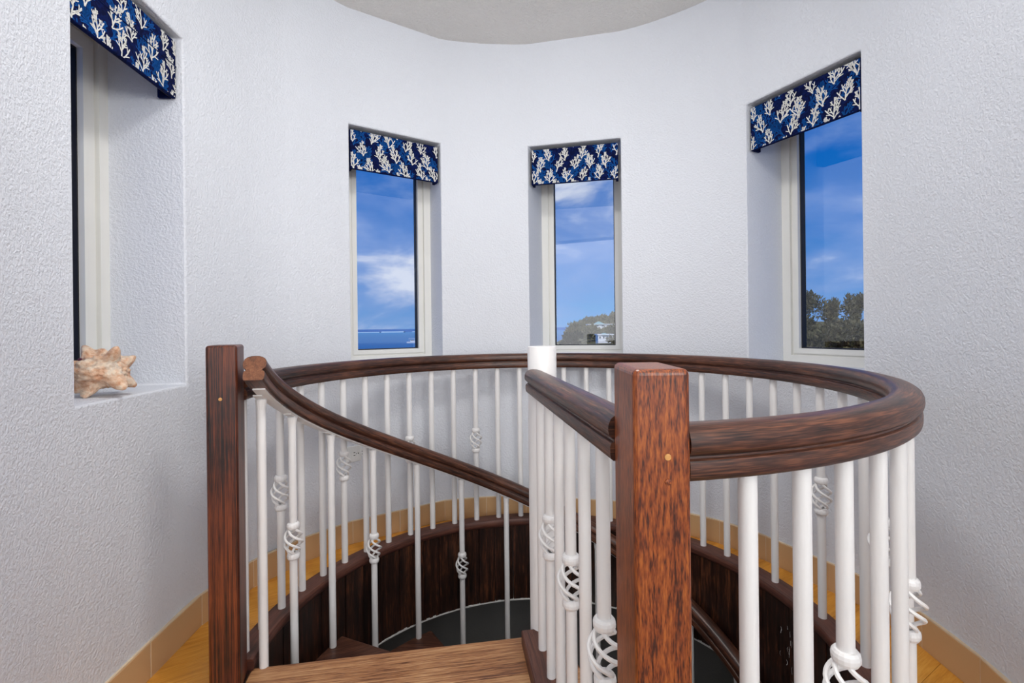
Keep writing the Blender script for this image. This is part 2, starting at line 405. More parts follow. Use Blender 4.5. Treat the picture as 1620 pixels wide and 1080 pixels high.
# ------------------------------------------------------------------ valances printed with branching coral
def clip(poly, x0, x1, y0, y1):
    for ax, lim, sg in ((0, x0, 1), (0, x1, -1), (1, y0, 1), (1, y1, -1)):
        out = []
        for i in range(len(poly)):
            a, b = poly[i-1], poly[i]; da, db = sg*(a[ax]-lim), sg*(b[ax]-lim)
            if da >= 0: out.append(a)
            if (da >= 0) != (db >= 0):
                t = da/(da-db); out.append((a[0]+(b[0]-a[0])*t, a[1]+(b[1]-a[1])*t))
        poly = out
        if len(poly) < 3: return []
    return poly
def coral(x, y, size, ang, rnd):
    """one coral sprig: list of small polygons"""
    P = []
    def seg(x, y, a, l, w0, w1):
        x2, y2 = x+l*cos(a), y+l*sin(a); nx, ny = -sin(a), cos(a)
        P.append([(x+nx*w0, y+ny*w0), (x-nx*w0, y-ny*w0), (x2-nx*w1, y2-ny*w1), (x2+nx*w1, y2+ny*w1)])
        P.append([(x2+w1*1.05*cos(q*pi/3), y2+w1*1.05*sin(q*pi/3)) for q in range(6)]); return x2, y2
    wd = size*.025; n = 5; a = ang; sd = rnd.choice((-1, 1))
    for i in range(n):
        a = ang+rnd.uniform(-.18, .18); x2, y2 = seg(x, y, a, size*.18, wd, wd*.93)
        for s_ in (sd, -sd) if i < 4 else (sd,):
            if rnd.random() < .12: continue
            L_ = size*(.52-.085*i)*rnd.uniform(.85, 1.15); b = a+s_*rnd.uniform(.62, .95); bx, by = x, y
            if s_ != sd: bx, by = (x+x2)/2, (y+y2)/2
            for j in range(3):
                b += -s_*rnd.uniform(.0, .28); cx, cy = seg(bx, by, b, L_/3, wd*.85, wd*.78)
                if j: seg(bx, by, b+s_*rnd.uniform(.5, .9)*(1 if j == 1 else -1), L_*.34, wd*.75, wd*.66)
                bx, by = cx, cy
        x, y = x2, y2; sd = -sd
    return P
VH0 = EYE+.728; VH1 = EYE+.908
vlab = ['navy fabric valance printed with white coral, on the leftmost window above the seashell',
        'navy fabric valance printed with white coral, on the window overlooking sea and boat',
        'navy fabric valance printed with white coral, on the window above the white centre pole',
        'navy fabric valance printed with white coral, on the rightmost window that looks onto trees']
for k, (p0, p1, ch, n, d) in enumerate(W):
    nn = Vector((-ch.y, ch.x)); wd = (p1-p0).length; g = .008 if k != 2 else .014
    o0 = p0+n*.018+ch*g; L = wd-2*g
    th = thing('window_valance', vlab[k], 'valance', (o0.x, o0.y, VH0), atan2(ch.y, ch.x), 'coral print valances')
    Hh = VH1-VH0
    m = MB(); m.box(0, L, 0, .014, 0, Hh); o = m.build('front_panel', M['fabric'], th, smooth=False); bevel(o, .004, 3)
    for x0 in (.0, L-.012):
        m = MB(); m.box(x0, x0+.012, .014, .050, 0, Hh); o = m.build('side_return', M['fabric'], th, smooth=False); bevel(o, .002)
    m = MB(); m.box(.012, L-.012, .014, .050, Hh-.016, Hh); m.build('top_board', M['lining'], th, smooth=False)
    m = MB(); m.box(.012, L-.012, .0141, .0165, .003, Hh-.016); m.build('lining', M['lining'], th, smooth=False)
    if k == 0:
        m = MB(); m.box(0.0, L, -.0016, .001, Hh*.55, Hh*.55+.003); m.build('seam', M['fabric'], th, smooth=False)
    rnd = random.Random(11+k)
    for layer, mat, off, nm in ((0, 'print_blue', -.0003, 'blue_coral_print'), (1, 'print_white', -.0007, 'white_coral_print')):
        m = MB(); sprigs = []
        if layer:
            st = .060; row = 0; y = -.06
            while y < Hh+.01:
                x = -.03+(row % 2)*.041
                while x < L+.03:
                    sprigs.append((x+rnd.uniform(-.007, .007), y+rnd.uniform(-.008, .008), .084*rnd.uniform(.9, 1.1), pi/2+rnd.uniform(-.3, .3))); x += .082
                y += st; row += 1
        else:
            for q in range(34): sprigs.append((rnd.uniform(-.02, L+.02), rnd.uniform(-.05, Hh), .085, rnd.uniform(.6, 2.5)))
        for sx, sy, sz, an in sprigs:
            for pl in coral(sx, sy, sz, an, rnd):
                pl = clip(pl, .003, L-.003, .003, Hh-.003)
                if pl: m.face([(x, off, y) for x, y in pl])
        if layer:                                     # the print carries on round the returns
            pass
        o = m.build(nm, M[mat], th, smooth=False, weld=False); o['kind'] = 'stuff'

# ------------------------------------------------------------------ stairwell trim: curb ring and board fascia
def arc_pts(a0, a1, r, z, n): return [Vector((*sp(a0+(a1-a0)*i/n, r), z)) for i in range(n+1)]
def arc_rt(a0, a1, n): return [Vector((sin(a0+(a1-a0)*i/n), cos(a0+(a1-a0)*i/n), 0)) for i in range(n+1)]
UPZ = Vector((0, 0, 1))
cprof = [(-.019, .004), (-.022, .010), (-.022, .027), (-.018, .0335), (-.013, .035), (.047, .035), (.050, .032), (.050, -.004), (-.010, -.004)]
ca0, ca1 = R(-99.5), R(171.5)
m = MB(); m.sweep(arc_pts(ca0, ca1, .857, 0, 120), arc_rt(ca0, ca1, 120), [UPZ]*121, [(-x, z) for x, z in cprof] if False else cprof)
struct(m.build('trim_1', M['curb']))                  # dark wood curb round the stairwell
fas = sempty('trim_2')                                # fascia boards below it
a = R(-104); rf = random.Random(5)
fme = {}
while a < R(176):
    wd_ = rf.choice((.075, .09, .105, .12)); da = wd_/.843
    r0 = .843+rf.uniform(-.0015, .0015)
    key = wd_
    if key not in fme:
        m = MB(); ns = 3; g = .0012/.843
        aa = [-da/2+g+(da-2*g)*i/ns for i in range(ns+1)]
        poly = [(.843*sin(t), .843*cos(t)-.843) for t in aa]+[(.857*sin(t), .857*cos(t)-.843) for t in reversed(aa)]
        m.prism(poly, -.354, .004); fme[key] = m.mesh('plank', M['fascia'], sharp=30)
    o = link('plank', fme[key], fas); am = a+da/2
    o.location = (*sp(am, r0), 0); o.rotation_euler = (0, 0, -am); a += da
m = MB()
rr = random.Random(3); n = 260; e0, e1 = R(-104), R(176)
prev = None
for i in range(n):
    a, b = e0+(e1-e0)*i/n, e0+(e1-e0)*(i+1)/n; zt = -.354+rr.choice((0, .0, .002, .004, .007))*rr.random()
    q = [sp(a, .8415), sp(b, .8415), sp(b, .858), sp(a, .858)]
    m.prism(q, -.360, zt)
m.build('paint_edge', M['caulk'], fas, smooth=False, weld=False)

# scuffs of pale paint on the fascia at the right
m = MB(); rs = random.Random(12)
for q in range(16):
    a = R(80.3+rs.gauss(0, 1.6)); z = -rs.uniform(.03, .24); da = rs.uniform(-.006, .006); w_ = rs.uniform(.0004, .0011); pr = None
    for i in range(5):
        a2 = a+da*sin(i*.8); z2 = z-i*rs.uniform(.002, .006)
        if pr: m.face([(*sp(pr[0]-w_, .8405), pr[1]), (*sp(pr[0]+w_, .8405), pr[1]), (*sp(a2+w_, .8405), z2), (*sp(a2-w_, .8405), z2)])
        pr = (a2, z2)
m.build('paint_scuff', M['caulk'], fas, smooth=False, weld=False)['kind'] = 'stuff'

# lower level seen down the well
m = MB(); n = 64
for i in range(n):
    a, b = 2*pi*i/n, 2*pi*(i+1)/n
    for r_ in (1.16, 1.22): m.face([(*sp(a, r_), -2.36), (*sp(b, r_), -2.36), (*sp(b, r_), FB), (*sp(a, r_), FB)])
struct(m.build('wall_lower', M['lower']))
m = MB(); m.prism([sp(2*pi*i/n, 1.22) for i in range(n)][::-1], -2.42, -2.35); struct(m.build('floor_lower', M['bamboo'], smooth=False))

# ------------------------------------------------------------------ landing at the top of the stair
land = thing('stair_landing', 'worn brown wooden landing at the top of the spiral stair between the two newel posts', 'landing', (SP[0], SP[1], 0))
la = R(-99.2); ld = Vector((sin(la), cos(la))); lp = Vector((ld.y, -ld.x))     # along far edge, and towards the camera (checked below)
if lp.y > 0: lp = -lp
RL = .845
def strip(y0, y1):
    """board between distances y0..y1 behind the far edge, out to the landing circle"""
    f = lambda y: sqrt(max(RL*RL-y*y, 0)); ys = [y0+(y1-y0)*i/6 for i in range(7)]
    inner = [0.03+.0*y for y in ys]
    left = [(f(y), y) for y in ys]; right = [(max(-f(y), -.04-.19*y if y < .78 else -f(y)) if y > .05 else .049, y) for y in ys]
    return left+right[::-1]
ang = atan2(ld.y, ld.x)
edges = [-.012, .145, .29, .435, .58, .725, .842]
for i, (y0, y1) in enumerate(zip(edges[:-1], edges[1:])):
    P = strip(y0+.0006, y1-.0006); m = MB(); sgn = 1 if (Vector((-ld.y, ld.x))-lp).length < .1 else -1
    P = [(x, y*sgn) for x, y in P]
    if sgn < 0: P = P[::-1]
    m.prism(P, -.042, 0.0); o = m.build('board', M['landing'], land, smooth=False); o.rotation_euler = (0, 0, ang); bevel(o, .004, 3)

# ------------------------------------------------------------------ handrail profile and baluster meshes
def rail_prof(wd=.057, h=.069):
    """moulded handrail: flat foot, groove, rounded crown; origin at the foot"""
    s_ = wd/2; R_ = [(.0, 0), (.74, 0), (.86, .05), (.90, .14), (.90, .30), (.84, .37), (.70, .40), (.68, .44), (.80, .48), (.95, .54), (1.0, .64), (.98, .76), (.86, .88), (.62, .96), (.32, .995), (0, 1.0)]
    pts = [(x*s_, y*h) for x, y in R_]
    return pts[1:]+[(-x, y) for x, y in reversed(pts[1:-1])]
RP = rail_prof()
RB = EYE-.195; RT = RB+.069              # underside and top of the level guard rail
CT = .035                                # top of the curb

BR = .0122
def tube_mesh(z0, z1, seg=14): m = MB(); m.lathe([(0, z0), (BR, z0), (BR, z1), (0, z1)], seg); return m
def collar(m, z, s_=1):
    pr = [(BR*.9, z-.011), (.0165, z-.0105), (.0195, z-.005), (.0198, z+.001), (.0185, z+.006), (.0155, z+.0095), (BR*.9, z+.010)]
    m.lathe(pr, 16)
def basket_mesh():
    """four bars twisted into a basket, with a collar above and below; origin at its middle"""
    m = MB(); collar(m, .048); collar(m, -.048)
    for q in range(4):
        pts = []
        for i in range(23):
            t = i/22; a = q*pi/2-5.0*t; r_ = .0075+.0200*sin(pi*t)**.8; pts.append(Vector((r_*cos(a), r_*sin(a), -.044+.088*t)))
        m.tube(pts, .0039, 7)
    return m
BASK = basket_mesh().mesh('twist_basket', M['white_metal'], weld=False, sharp=60)
plain_me = {}
def bar_mesh(L_, gap=None):
    """bar from z=0 to L_; gap = middle of the basket or None"""
    key = (round(L_, 3), None if gap is None else round(gap, 3))
    if key not in plain_me:
        m = MB()
        if gap is None: m.lathe([(0, 0), (BR, 0), (BR, L_), (0, L_)], 16)
        else: m.lathe([(0, 0), (BR, 0), (BR, gap-.052), (0, gap-.052)], 16); m.lathe([(0, gap+.052), (BR, gap+.052), (BR, L_), (0, L_)], 16)
        plain_me[key] = m.mesh('baluster', M['white_metal'])
    return plain_me[key]
def baluster(par, x, y, z0, z1, gap=None, rot=0.0):
    o = link('baluster', bar_mesh(z1-z0, None if gap is None else gap-z0), par); o.location = (x, y, z0)
    if gap is not None:
        b = link('twist_basket', BASK, o); b.location = (0, 0, gap-z0); b.rotation_euler = (0, 0, rot)
    return o

# curved guard railing round the well
RG = .874
gr = thing('curved_guard_railing', 'curved guard railing with dark wooden handrail and white balusters ringing the stairwell', 'railing', (SP[0], SP[1], CT))
ga0, ga1 = R(-99.0), R(171.3); n = 150
m = MB(); O = Vector((SP[0], SP[1], CT))
m.sweep([p-O for p in arc_pts(ga0, ga1, RG, RB, n)], arc_rt(ga0, ga1, n), [UPZ]*(n+1), RP)
m.build('handrail', M['rail'], gr)
for i in range(-13, 25):
    a = -.075+.1244*i
    if i == 23: a -= R(1.0)
    if i == 24: a -= R(1.9)
    x, y = RG*sin(a), RG*cos(a)
    tw = (i+11) % 3 == 0
    baluster(gr, x, y, 0, RB+.001-CT, (EYE-.538-CT) if tw else None, rot=i*.7)

# straight guard railing from the pole to the near newel post
Q0, Q1 = Vector((.052, 1.452, 0)), Vector((.160, .702, 0)); qd = (Q1-Q0).normalized(); qr = Vector((qd.y, -qd.x, 0))
sr = thing('straight_guard_railing', 'short straight guard railing running from the white centre pole to the near newel post', 'railing', (Q0.x, Q0.y, 0))
m = MB(); m.sweep([Vector((0, 0, RB)), (Q1-Q0)*.5+Vector((0, 0, RB)), (Q1-Q0)+Vector((0, 0, RB))], [qr]*3, [UPZ]*3, RP); m.build('handrail', M['rail'], sr)
m = MB(); m.sweep([Vector((0, 0, 0))-qd*.01, (Q1-Q0)], [qr]*2, [UPZ]*2, [(-.045, 0), (.045, 0), (.045, .037), (.042, .040), (-.042, .040), (-.045, .037)])
m.build('base_board', M['curb'], sr)
for j, (x, y) in enumerate(((.066, 1.372), (.083, 1.262), (.0985, 1.152), (.113, 1.042), (.1285, .932), (.145, .822))):
    tw = j in (1, 3, 5)
    baluster(sr, x-Q0.x, y-Q0.y, .040, RB+.001, {1: EYE-.548, 3: EYE-.548, 5: EYE-.553}[j] if tw else None, rot=j*.8+.4)

# ------------------------------------------------------------------ newel posts
def newel(label, cx, cy, rz, wx, dy, top, plugs, mat='post'):
    t = thing('newel_post', label, 'newel post', (cx, cy, 0), rz)
    m = MB(); m.box(-wx/2, wx/2, -dy/2, dy/2, 0, top); o = m.build('post', M[mat], t, smooth=False)
    b = bevel(o, .0075, 4)
    for x, z, r_, mt in plugs:
        m = MB(); m.lathe([(0, 0), (r_, 0), (r_*.9, .0016), (0, .0022)], 14); p = m.build('wood_plug', M[mt], t)
        p.location = (x, -dy/2+.0004, z); p.rotation_euler = (R(90), 0, 0)
newel('reddish oak newel post in front, beside the near end of the curved rail', (.1405+.2095)/2, .64, 0, .069, .12, EYE-.052, [(.006, EYE-.158, .0042, 'plug'), (.006, EYE-.188, .0042, 'post')])
newel('dark oak newel post at left, where the descending stair rail begins', -.784, 1.298, R(19.3), .073, .095, EYE-.038, [(-.003, EYE-.178, .0045, 'plug')], 'post_dark')

# ------------------------------------------------------------------ spiral staircase
st = thing('spiral_staircase', 'spiral staircase with white centre pole, dark treads and descending wooden rail', 'staircase', (SP[0], SP[1], 0))
m = MB(); PR = .0445; zt = EYE-.058
m.lathe([(0, -2.35), (PR, -2.35), (PR, zt-.004), (PR-.001, zt-.001), (PR-.004, zt), (0, zt)], 40); m.build('centre_pole', M['white_metal'], st)
TS = R(31); T0 = R(-99)
m = MB(); ns = 8; over = R(3)
aa = [-over/2+(TS+over)*i/ns for i in range(ns+1)]
poly = [(.815*sin(t), .815*cos(t)) for t in aa]+[(.05*sin(aa[-1]), .05*cos(aa[-1])), (.05*sin(aa[0]), .05*cos(aa[0]))]
# rotate so that local X runs along the tread
rot = -(pi/2-(TS)/2)
poly = [(x*cos(-rot)-y*sin(-rot), x*sin(-rot)+y*cos(-rot)) for x, y in poly]
poly = [(x*cos(0), y) for x, y in poly]
m.prism(poly[::-1], -.045, 0); TME = m.mesh('tread', M['tread'], smooth=False)
# (angle of local X after the turn above is recovered numerically)
cxm = sum(p[0] for p in poly[:ns+1])/(ns+1); cym = sum(p[1] for p in poly[:ns+1])/(ns+1); mid0 = atan2(cxm, cym)
for k in range(11):
    o = link('tread', TME, st); am = T0+TS*(k+.5); o.location = (0, 0, -.195*(k+1)); o.rotation_euler = (0, 0, -(am-mid0)); bevel(o, .006, 3)
RH = .80
def hb(a):
    """drop of the rail underside below eye level"""
    h = .195+.389*(a+1.7)
    a1 = R(-95)
    if a < a1: h += .35*(a-a1)**2*.0
    return h
n = 150; sa0, sa1 = R(-107.0), R(200)
pts, rts, ups = [], [], []
for i in range(n+1):
    a = sa0+(sa1-sa0)*i/n; pts.append(Vector((RH*sin(a), RH*cos(a), EYE-hb(a))))
    r_ = Vector((sin(a), cos(a), 0)); tg = Vector((RH*cos(a), -RH*sin(a), -.389)).normalized(); rts.append(r_)
    u = r_.cross(tg); u = u if u.z > 0 else -u; ups.append(u.normalized())
m = MB(); m.sweep(pts, rts, ups, RP); hr = m.build('handrail', M['rail'], st)
m = MB(); m.sweep([p-u*.004 for p, u in zip(pts[2:], ups[2:])], rts[2:], ups[2:], [(-.016, 0), (.016, 0), (.016, .004), (-.016, .004)]); m.build('support_strip', M['white_metal'], st)
m = MB(); t0 = (pts[1]-pts[0]).normalized(); c0 = pts[0]-t0*.0006
rg = [c0+rts[0]*x*.97+ups[0]*(y*.97+.001) for x, y in RP]; rg2 = [p+t0*.0012 for p in rg]
m.face(rg); m.face(rg2[::-1])
for i in range(len(rg)): m.face([rg[i], rg[(i+1) % len(rg)], rg2[(i+1) % len(rg)], rg2[i]])
m.build('rail_end', M['cutend'], st)
for k in range(18):
    a = R(-101.6)+R(15.32)*k if k else R(-98.3); x, y = RH*sin(a), RH*cos(a)
    if not k: x, y = x*1.019, y*1.019
    if k == 0: zb = -.02
    else:
        tn = int((a-T0)/TS); zb = -.195*(tn+1)
    ztop = EYE-hb(a)-.006
    o = baluster(st, x, y, zb, ztop, (ztop-.395) if k % 2 else None, rot=k*.9)
    # flattened tab screwed under the rail
    m = MB(); r_ = Vector((sin(a), cos(a), 0)); tg = Vector((cos(a), -sin(a), -.389/RH)).normalized(); u = Vector((0, 0, 1))
    for s0, s1, z0 in ((-.030, .014, 0),):
        c = Vector((0, 0, ztop-zb)); up = r_.cross(tg); up = up if up.z > 0 else -up
        m.sweep([c+tg*s0, c+tg*s1], [r_]*2, [up]*2, [(-.012, -.0015), (.012, -.0015), (.012, .0025), (-.012, .0025)])
    m.lathe([(BR, ztop-zb-.03), (BR*1.18, ztop-zb-.012), (BR*1.25, ztop-zb-.002), (0, ztop-zb-.001)], 14)
    m.build('rail_tab', M['white_metal'], o, weld=False)

# ------------------------------------------------------------------ wall outlet
th_o = -56.5
pw = wp(th_o); tn = Vector((cos(R(th_o)), -sin(R(th_o))))
oc = Vector((-.7215, 2.1745)); tn = Vector((.73, .683)).normalized(); on = Vector((tn.y, -tn.x))   # into the room
oc = oc+on*.004
ot = thing('wall_outlet', 'white duplex electrical outlet set sideways on the wall below the sea-view window', 'outlet', (oc.x, oc.y, EYE-.557), atan2(tn.y, tn.x))
m = MB(); m.box(-.057, .057, -.004, .006, -.035, .035); o = m.build('cover_plate', M['outlet'], ot, smooth=False); bevel(o, .002, 2)
for sx in (-1, 1):
    m = MB(); pr = []
    for q in range(20):
        a = 2*pi*q/20; x, z = .0165*cos(a), .0165*sin(a); pr.append((max(-.0125, min(.0125, x)), z))
    m.face([(x, -.0062, z) for x, z in pr]); 
    for q in range(20):
        (x, z), (x2, z2) = pr[q], pr[(q+1) % 20]; m.face([(x, -.0062, z), (x2, -.0062, z2), (x2, -.0035, z2), (x, -.0035, z)])
    rc = m.build('receptacle', M['outlet'], ot, smooth=False); rc.location = (sx*.0195, 0, 0)
    for z, h_ in ((-.0062, .0017), (.0062, .0014)):
        m = MB(); m.box(-.004, .004, -.0066, -.006, z-h_, z+h_); m.build('slot', M['slot'], rc, smooth=False)
    m = MB(); m.box(.0075, .0105, -.0066, -.006, -.0018, .0018); m.build('slot', M['slot'], rc, smooth=False)
m = MB(); m.lathe([(0, 0), (.0028, 0), (.002, .0012), (0, .0014)], 10); sc = m.build('screw', M['slot'], ot); sc.location = (0, -.004, 0); sc.rotation_euler = (R(90), 0, 0)

# ------------------------------------------------------------------ spiny seashell on the left sill
def fbm(p): 
    from mathutils import noise
    return noise.fractal(p, 1.0, 2.0, 4)
spikes = []   # direction, length, sharpness
def spk(x, y, z, l, s_): spikes.append((Vector((x, y, z)).normalized(), l, s_))
spk(-.55, -.1, .9, .040, 34); spk(-.15, .1, 1, .020, 50); spk(.72, -.1, .85, .046, 46); spk(.98, -.15, -.42, .058, 30)
spk(-.95, -.3, .25, .030, 30); spk(-.75, -.5, -.6, .034, 34); spk(.12, -.55, -.8, .026, 40); spk(-.25, -1, .25, .018, 30)
spk(-.3, -.7, -.75, .022, 40); spk(.35, -1, .1, .012, 26); spk(-.9, .6, .4, .03, 30); spk(.3, .9, .5, .03, 30); spk(-.2, .9, -.5, .03, 30); spk(.7, .6, -.6, .03, 30)
spk(-.5, -.8, .55, .020, 60); spk(.05, -.9, .55, .014, 60); spk(-.65, -.85, -.1, .016, 60); spk(.1, -1, -.35, .014, 40); spk(.45, -.5, .9, .014, 70); spk(.0, .6, .9, .02, 40)
m = MB(); nu, nv = 96, 60; V = []
for j in range(nv+1):
    ph = pi*j/nv; row = []
    for i in range(nu):
        a = 2*pi*i/nu; d = Vector((sin(ph)*cos(a), sin(ph)*sin(a), cos(ph)))
        rad = 1.0; add = 0
        for s_, l, k_ in spikes: add += l*math.exp(-k_*(1-d.dot(s_)))*1.0
        base_ = Vector((d.x*.066, d.y*.050, d.z*.042))
        sw = .0035*sin(7*atan2(d.y, d.z)+5*d.x)*(1-abs(d.x))
        nz = fbm(d*3.2)*.006+fbm(d*9)*.002
        row.append(base_+d*(add+sw+nz))
    V.append(row)
for j in range(nv):
    for i in range(nu):
        q = [V[j][i], V[j+1][i], V[j+1][(i+1) % nu], V[j][(i+1) % nu]]
        if j == 0: q = [q[0], q[1], q[2]]
        if j == nv-1: q = [q[0], q[1], q[3]]
        m.face(q)
zmin = min(p.z for r_ in V for p in r_)
SH = Vector((-1.098, 1.275, SILL))
sh = thing('seashell', 'large spiny peach and cream conch shell lying on the left window sill', 'seashell', SH, R(-18))
o = m.build('shell_body', M['shell'], sh, sharp=70); o.location = (0, 0, -zmin)
hp = Vector((-.12, -.72, .68)).normalized()
m = MB(); m.lathe([(0, .004), (.006, .003), (.009, 0), (0, -.003)], 14); h_ = m.build('shell_slit', M['shell_hole'], sh)
hb_ = Vector((hp.x*.066, hp.y*.050, hp.z*.042))+hp*.010; h_.location = hb_+Vector((0, 0, -zmin)); h_.rotation_euler = hp.to_track_quat('Z', 'Y').to_euler(); h_.scale = (1.2, .5, 1)

# ------------------------------------------------------------------ outside: sea, reef surf, boat, land, trees, houses
def seamat():
    m, t, b = material('sea_water'); p = geo_co(t)
    s = t.add('ShaderNodeSeparateXYZ'); t.link(p, s.inputs[0])
    far = t.math('DIVIDE', s.outputs['Y'], 1400.0, True)
    band = t.math('ADD', far, t.math('MULTIPLY', t.math('SUBTRACT', t.noise(t.mapping(p, (.002, .02, 1)), 1, 3), .5), .35))
    t.link(t.ramp(band, [(0, lin(40, 104, 168)), (.25, lin(72, 136, 186)), (.6, lin(84, 156, 196)), (.9, lin(88, 160, 204)), (1, lin(52, 116, 182))]), b.inputs['Base Color'])
    setv(b, rough=.55, spec=.2); return m
SEA = -8.0
m = MB(); m.face([(-9000, -3000, SEA), (9000, -3000, SEA), (9000, 16000, SEA), (-9000, 16000, SEA)]); m.build('sea', seamat(), smooth=False)['kind'] = 'structure'
M['foam'] = plain('surf_foam', lin(214, 240, 246), .8)
m = MB(); rf = random.Random(2); x = -900
while x < -60:
    l = rf.uniform(20, 70); y = 1290+rf.uniform(-25, 25); h_ = rf.uniform(.8, 2.0)
    pr = [(0, -14), (h_, -5), (h_*.7, 4), (0, 16)]
    for (za, ya_), (zb_, yb_) in zip(pr[:-1], pr[1:]): m.face([(x, y+ya_, SEA+za), (x+l, y+ya_, SEA+za), (x+l, y+yb_, SEA+zb_), (x, y+yb_, SEA+zb_)])
    x += l+rf.choice((0, 0, 6, 18))
o = m.build('surf_line', M['foam'], smooth=False, weld=False); o['kind'] = 'stuff'; o['label'] = 'line of pale surf breaking on the reef far out at sea'

M['boat'] = plain('boat_white', lin(240, 240, 242), .4)
M['boatdark'] = plain('boat_dark_glass', lin(40, 52, 70), .3)
bt = thing('motor_boat', 'small white motor boat with a canopy, moored on the sea', 'boat', (-64.5, 300, SEA), R(12))
m = MB()
secs = [(-3.6, .75, .9), (-1.5, .95, .9), (1.2, .95, 1.0), (2.6, .6, 1.15), (3.6, .08, 1.3)]
for (xa, wa, ha), (xb, wb, hb2) in zip(secs[:-1], secs[1:]):
    A = [(xa, -wa, ha), (xa, -wa*.7, -.1), (xa, wa*.7, -.1), (xa, wa, ha)]; B = [(xb, -wb, hb2), (xb, -wb*.7, -.1), (xb, wb*.7, -.1), (xb, wb, hb2)]
    for i in range(4): j = (i+1) % 4; m.face([A[i], A[j], B[j], B[i]])
m.face([(-3.6, -.75, .9), (-3.6, .75, .9), (-3.6, .525, -.1), (-3.6, -.525, -.1)]); m.build('hull', M['boat'], bt, smooth=False)
m = MB(); m.box(-1.4, 1.4, -.8, .8, .9, 1.5); m.prism([(-1.4, -.8), (1.0, -.8), (1.0, .8), (-1.4, .8)], 1.5, 2.0); m.build('cabin', M['boat'], bt, smooth=False, weld=False)
m = MB(); m.box(-1.2, .9, -.82, .82, 1.55, 1.9); m.build('cabin_glass', M['boatdark'], bt, smooth=False)
m = MB(); m.box(-2.4, 1.2, -.95, .95, 2.9, 3.05)
for x in (-2.2, 1.0):
    for y in (-.85, .85): m.box(x-.05, x+.05, y-.05, y+.05, .9, 2.9)
m.build('canopy', M['boat'], bt, smooth=False, weld=False)

def landmat():
    m, t, b = material('dry_scrub_ground'); n = t.noise(geo_co(t), .25, 6, .65)
    t.link(t.ramp(n, [(.3, lin(70, 66, 40)), (.5, lin(112, 104, 66)), (.7, lin(140, 130, 92))]), b.inputs['Base Color']); setv(b, rough=.95, spec=.1); return m
M['land'] = landmat()
from mathutils import noise as mn
m = MB(); nx, ny = 60, 44
def gz(x, y):
    hill = 7.4*math.exp(-((x-62)/34)**2-((y-232)/40)**2)+5.0*math.exp(-((x-120)/60)**2-((y-200)/60)**2)
    shore = max(0, min(1, (x-(.088*y))/8)); return SEA-.6+shore*5.4+hill*1.0+shore*.5*mn.noise(Vector((x*.05, y*.05, 0)))
for i in range(nx):
    for j in range(ny):
        q = [(-2+i*4+a*4, 2+j*7+b*7) for a, b in ((0, 0), (1, 0), (1, 1), (0, 1))]; m.face([(x, y, gz(x, y)) for x, y in q])
o = struct(m.build('ground_hill', M['land'])); o['kind'] = 'structure'

def leafmat(name, c1, c2, c3):
    m, t, b = material(name); n = t.noise(obj_co(t), 3.0, 4, .6)
    t.link(t.ramp(n, [(.32, c1), (.5, c2), (.68, c3)]), b.inputs['Base Color']); setv(b, rough=.9, spec=.1); return m
M['leaf'] = leafmat('olive_pine_foliage', lin(56, 56, 34), lin(100, 96, 64), lin(142, 132, 98))
M['leaf_dark'] = leafmat('dark_bush_foliage', lin(12, 17, 10), lin(26, 34, 18), lin(54, 58, 34))
M['leaf_hill'] = leafmat('dry_hill_foliage', lin(86, 82, 56), lin(112, 106, 74), lin(140, 132, 98))
M['bark'] = plain('grey_bark', lin(96, 84, 70), .9)
def crown(seed, n, rx, rz, size, lobes=7, up=.3):
    rd = random.Random(seed); m = MB(); L_ = []
    for q in range(lobes):
        a = rd.uniform(0, 2*pi); r_ = rd.uniform(.15, .7)
        L_.append((Vector((r_*rx*cos(a), r_*rx*sin(a), rz*rd.uniform(-.75, .8))), rd.uniform(.3, .55)))
    for i in range(n):
        c, s_ = L_[rd.randrange(lobes)]
        d = Vector((rd.gauss(0, 1), rd.gauss(0, 1), rd.gauss(0, 1))).normalized()*rd.random()**.45
        p = c+Vector((d.x*rx*s_, d.y*rx*s_, d.z*rz*s_*.9))
        t1 = (d+Vector((rd.uniform(-.7, .7), rd.uniform(-.7, .7), rd.uniform(-.2, .9)+up))).normalized()
        t2 = t1.cross(Vector((rd.uniform(-1, 1), rd.uniform(-1, 1), rd.uniform(-1, 1)))).normalized(); s2 = size*rd.uniform(.6, 1.4)
        m.face([p-t2*s2*.28, p+t2*s2*.28, p+t2*s2*.1+t1*s2, p-t2*s2*.1+t1*s2*.9])
    return m
def trunk(h, r_, lean, seed):
    rd = random.Random(seed); m = MB(); pts = [Vector((lean*(z/h)**1.5, .1*sin(z), z)) for z in [h*i/6 for i in range(7)]]
    m.tube(pts, r_, 7)
    for q in range(7):
        z = h*rd.uniform(.35, .95); a = rd.uniform(0, 2*pi); b0 = Vector((lean*(z/h)**1.5, .1*sin(z), z))
        m.tube([b0, b0+Vector((cos(a)*.7, sin(a)*.7, .5)), b0+Vector((cos(a)*1.3, sin(a)*1.3, 1.2))], r_*.35, 5)
    return m
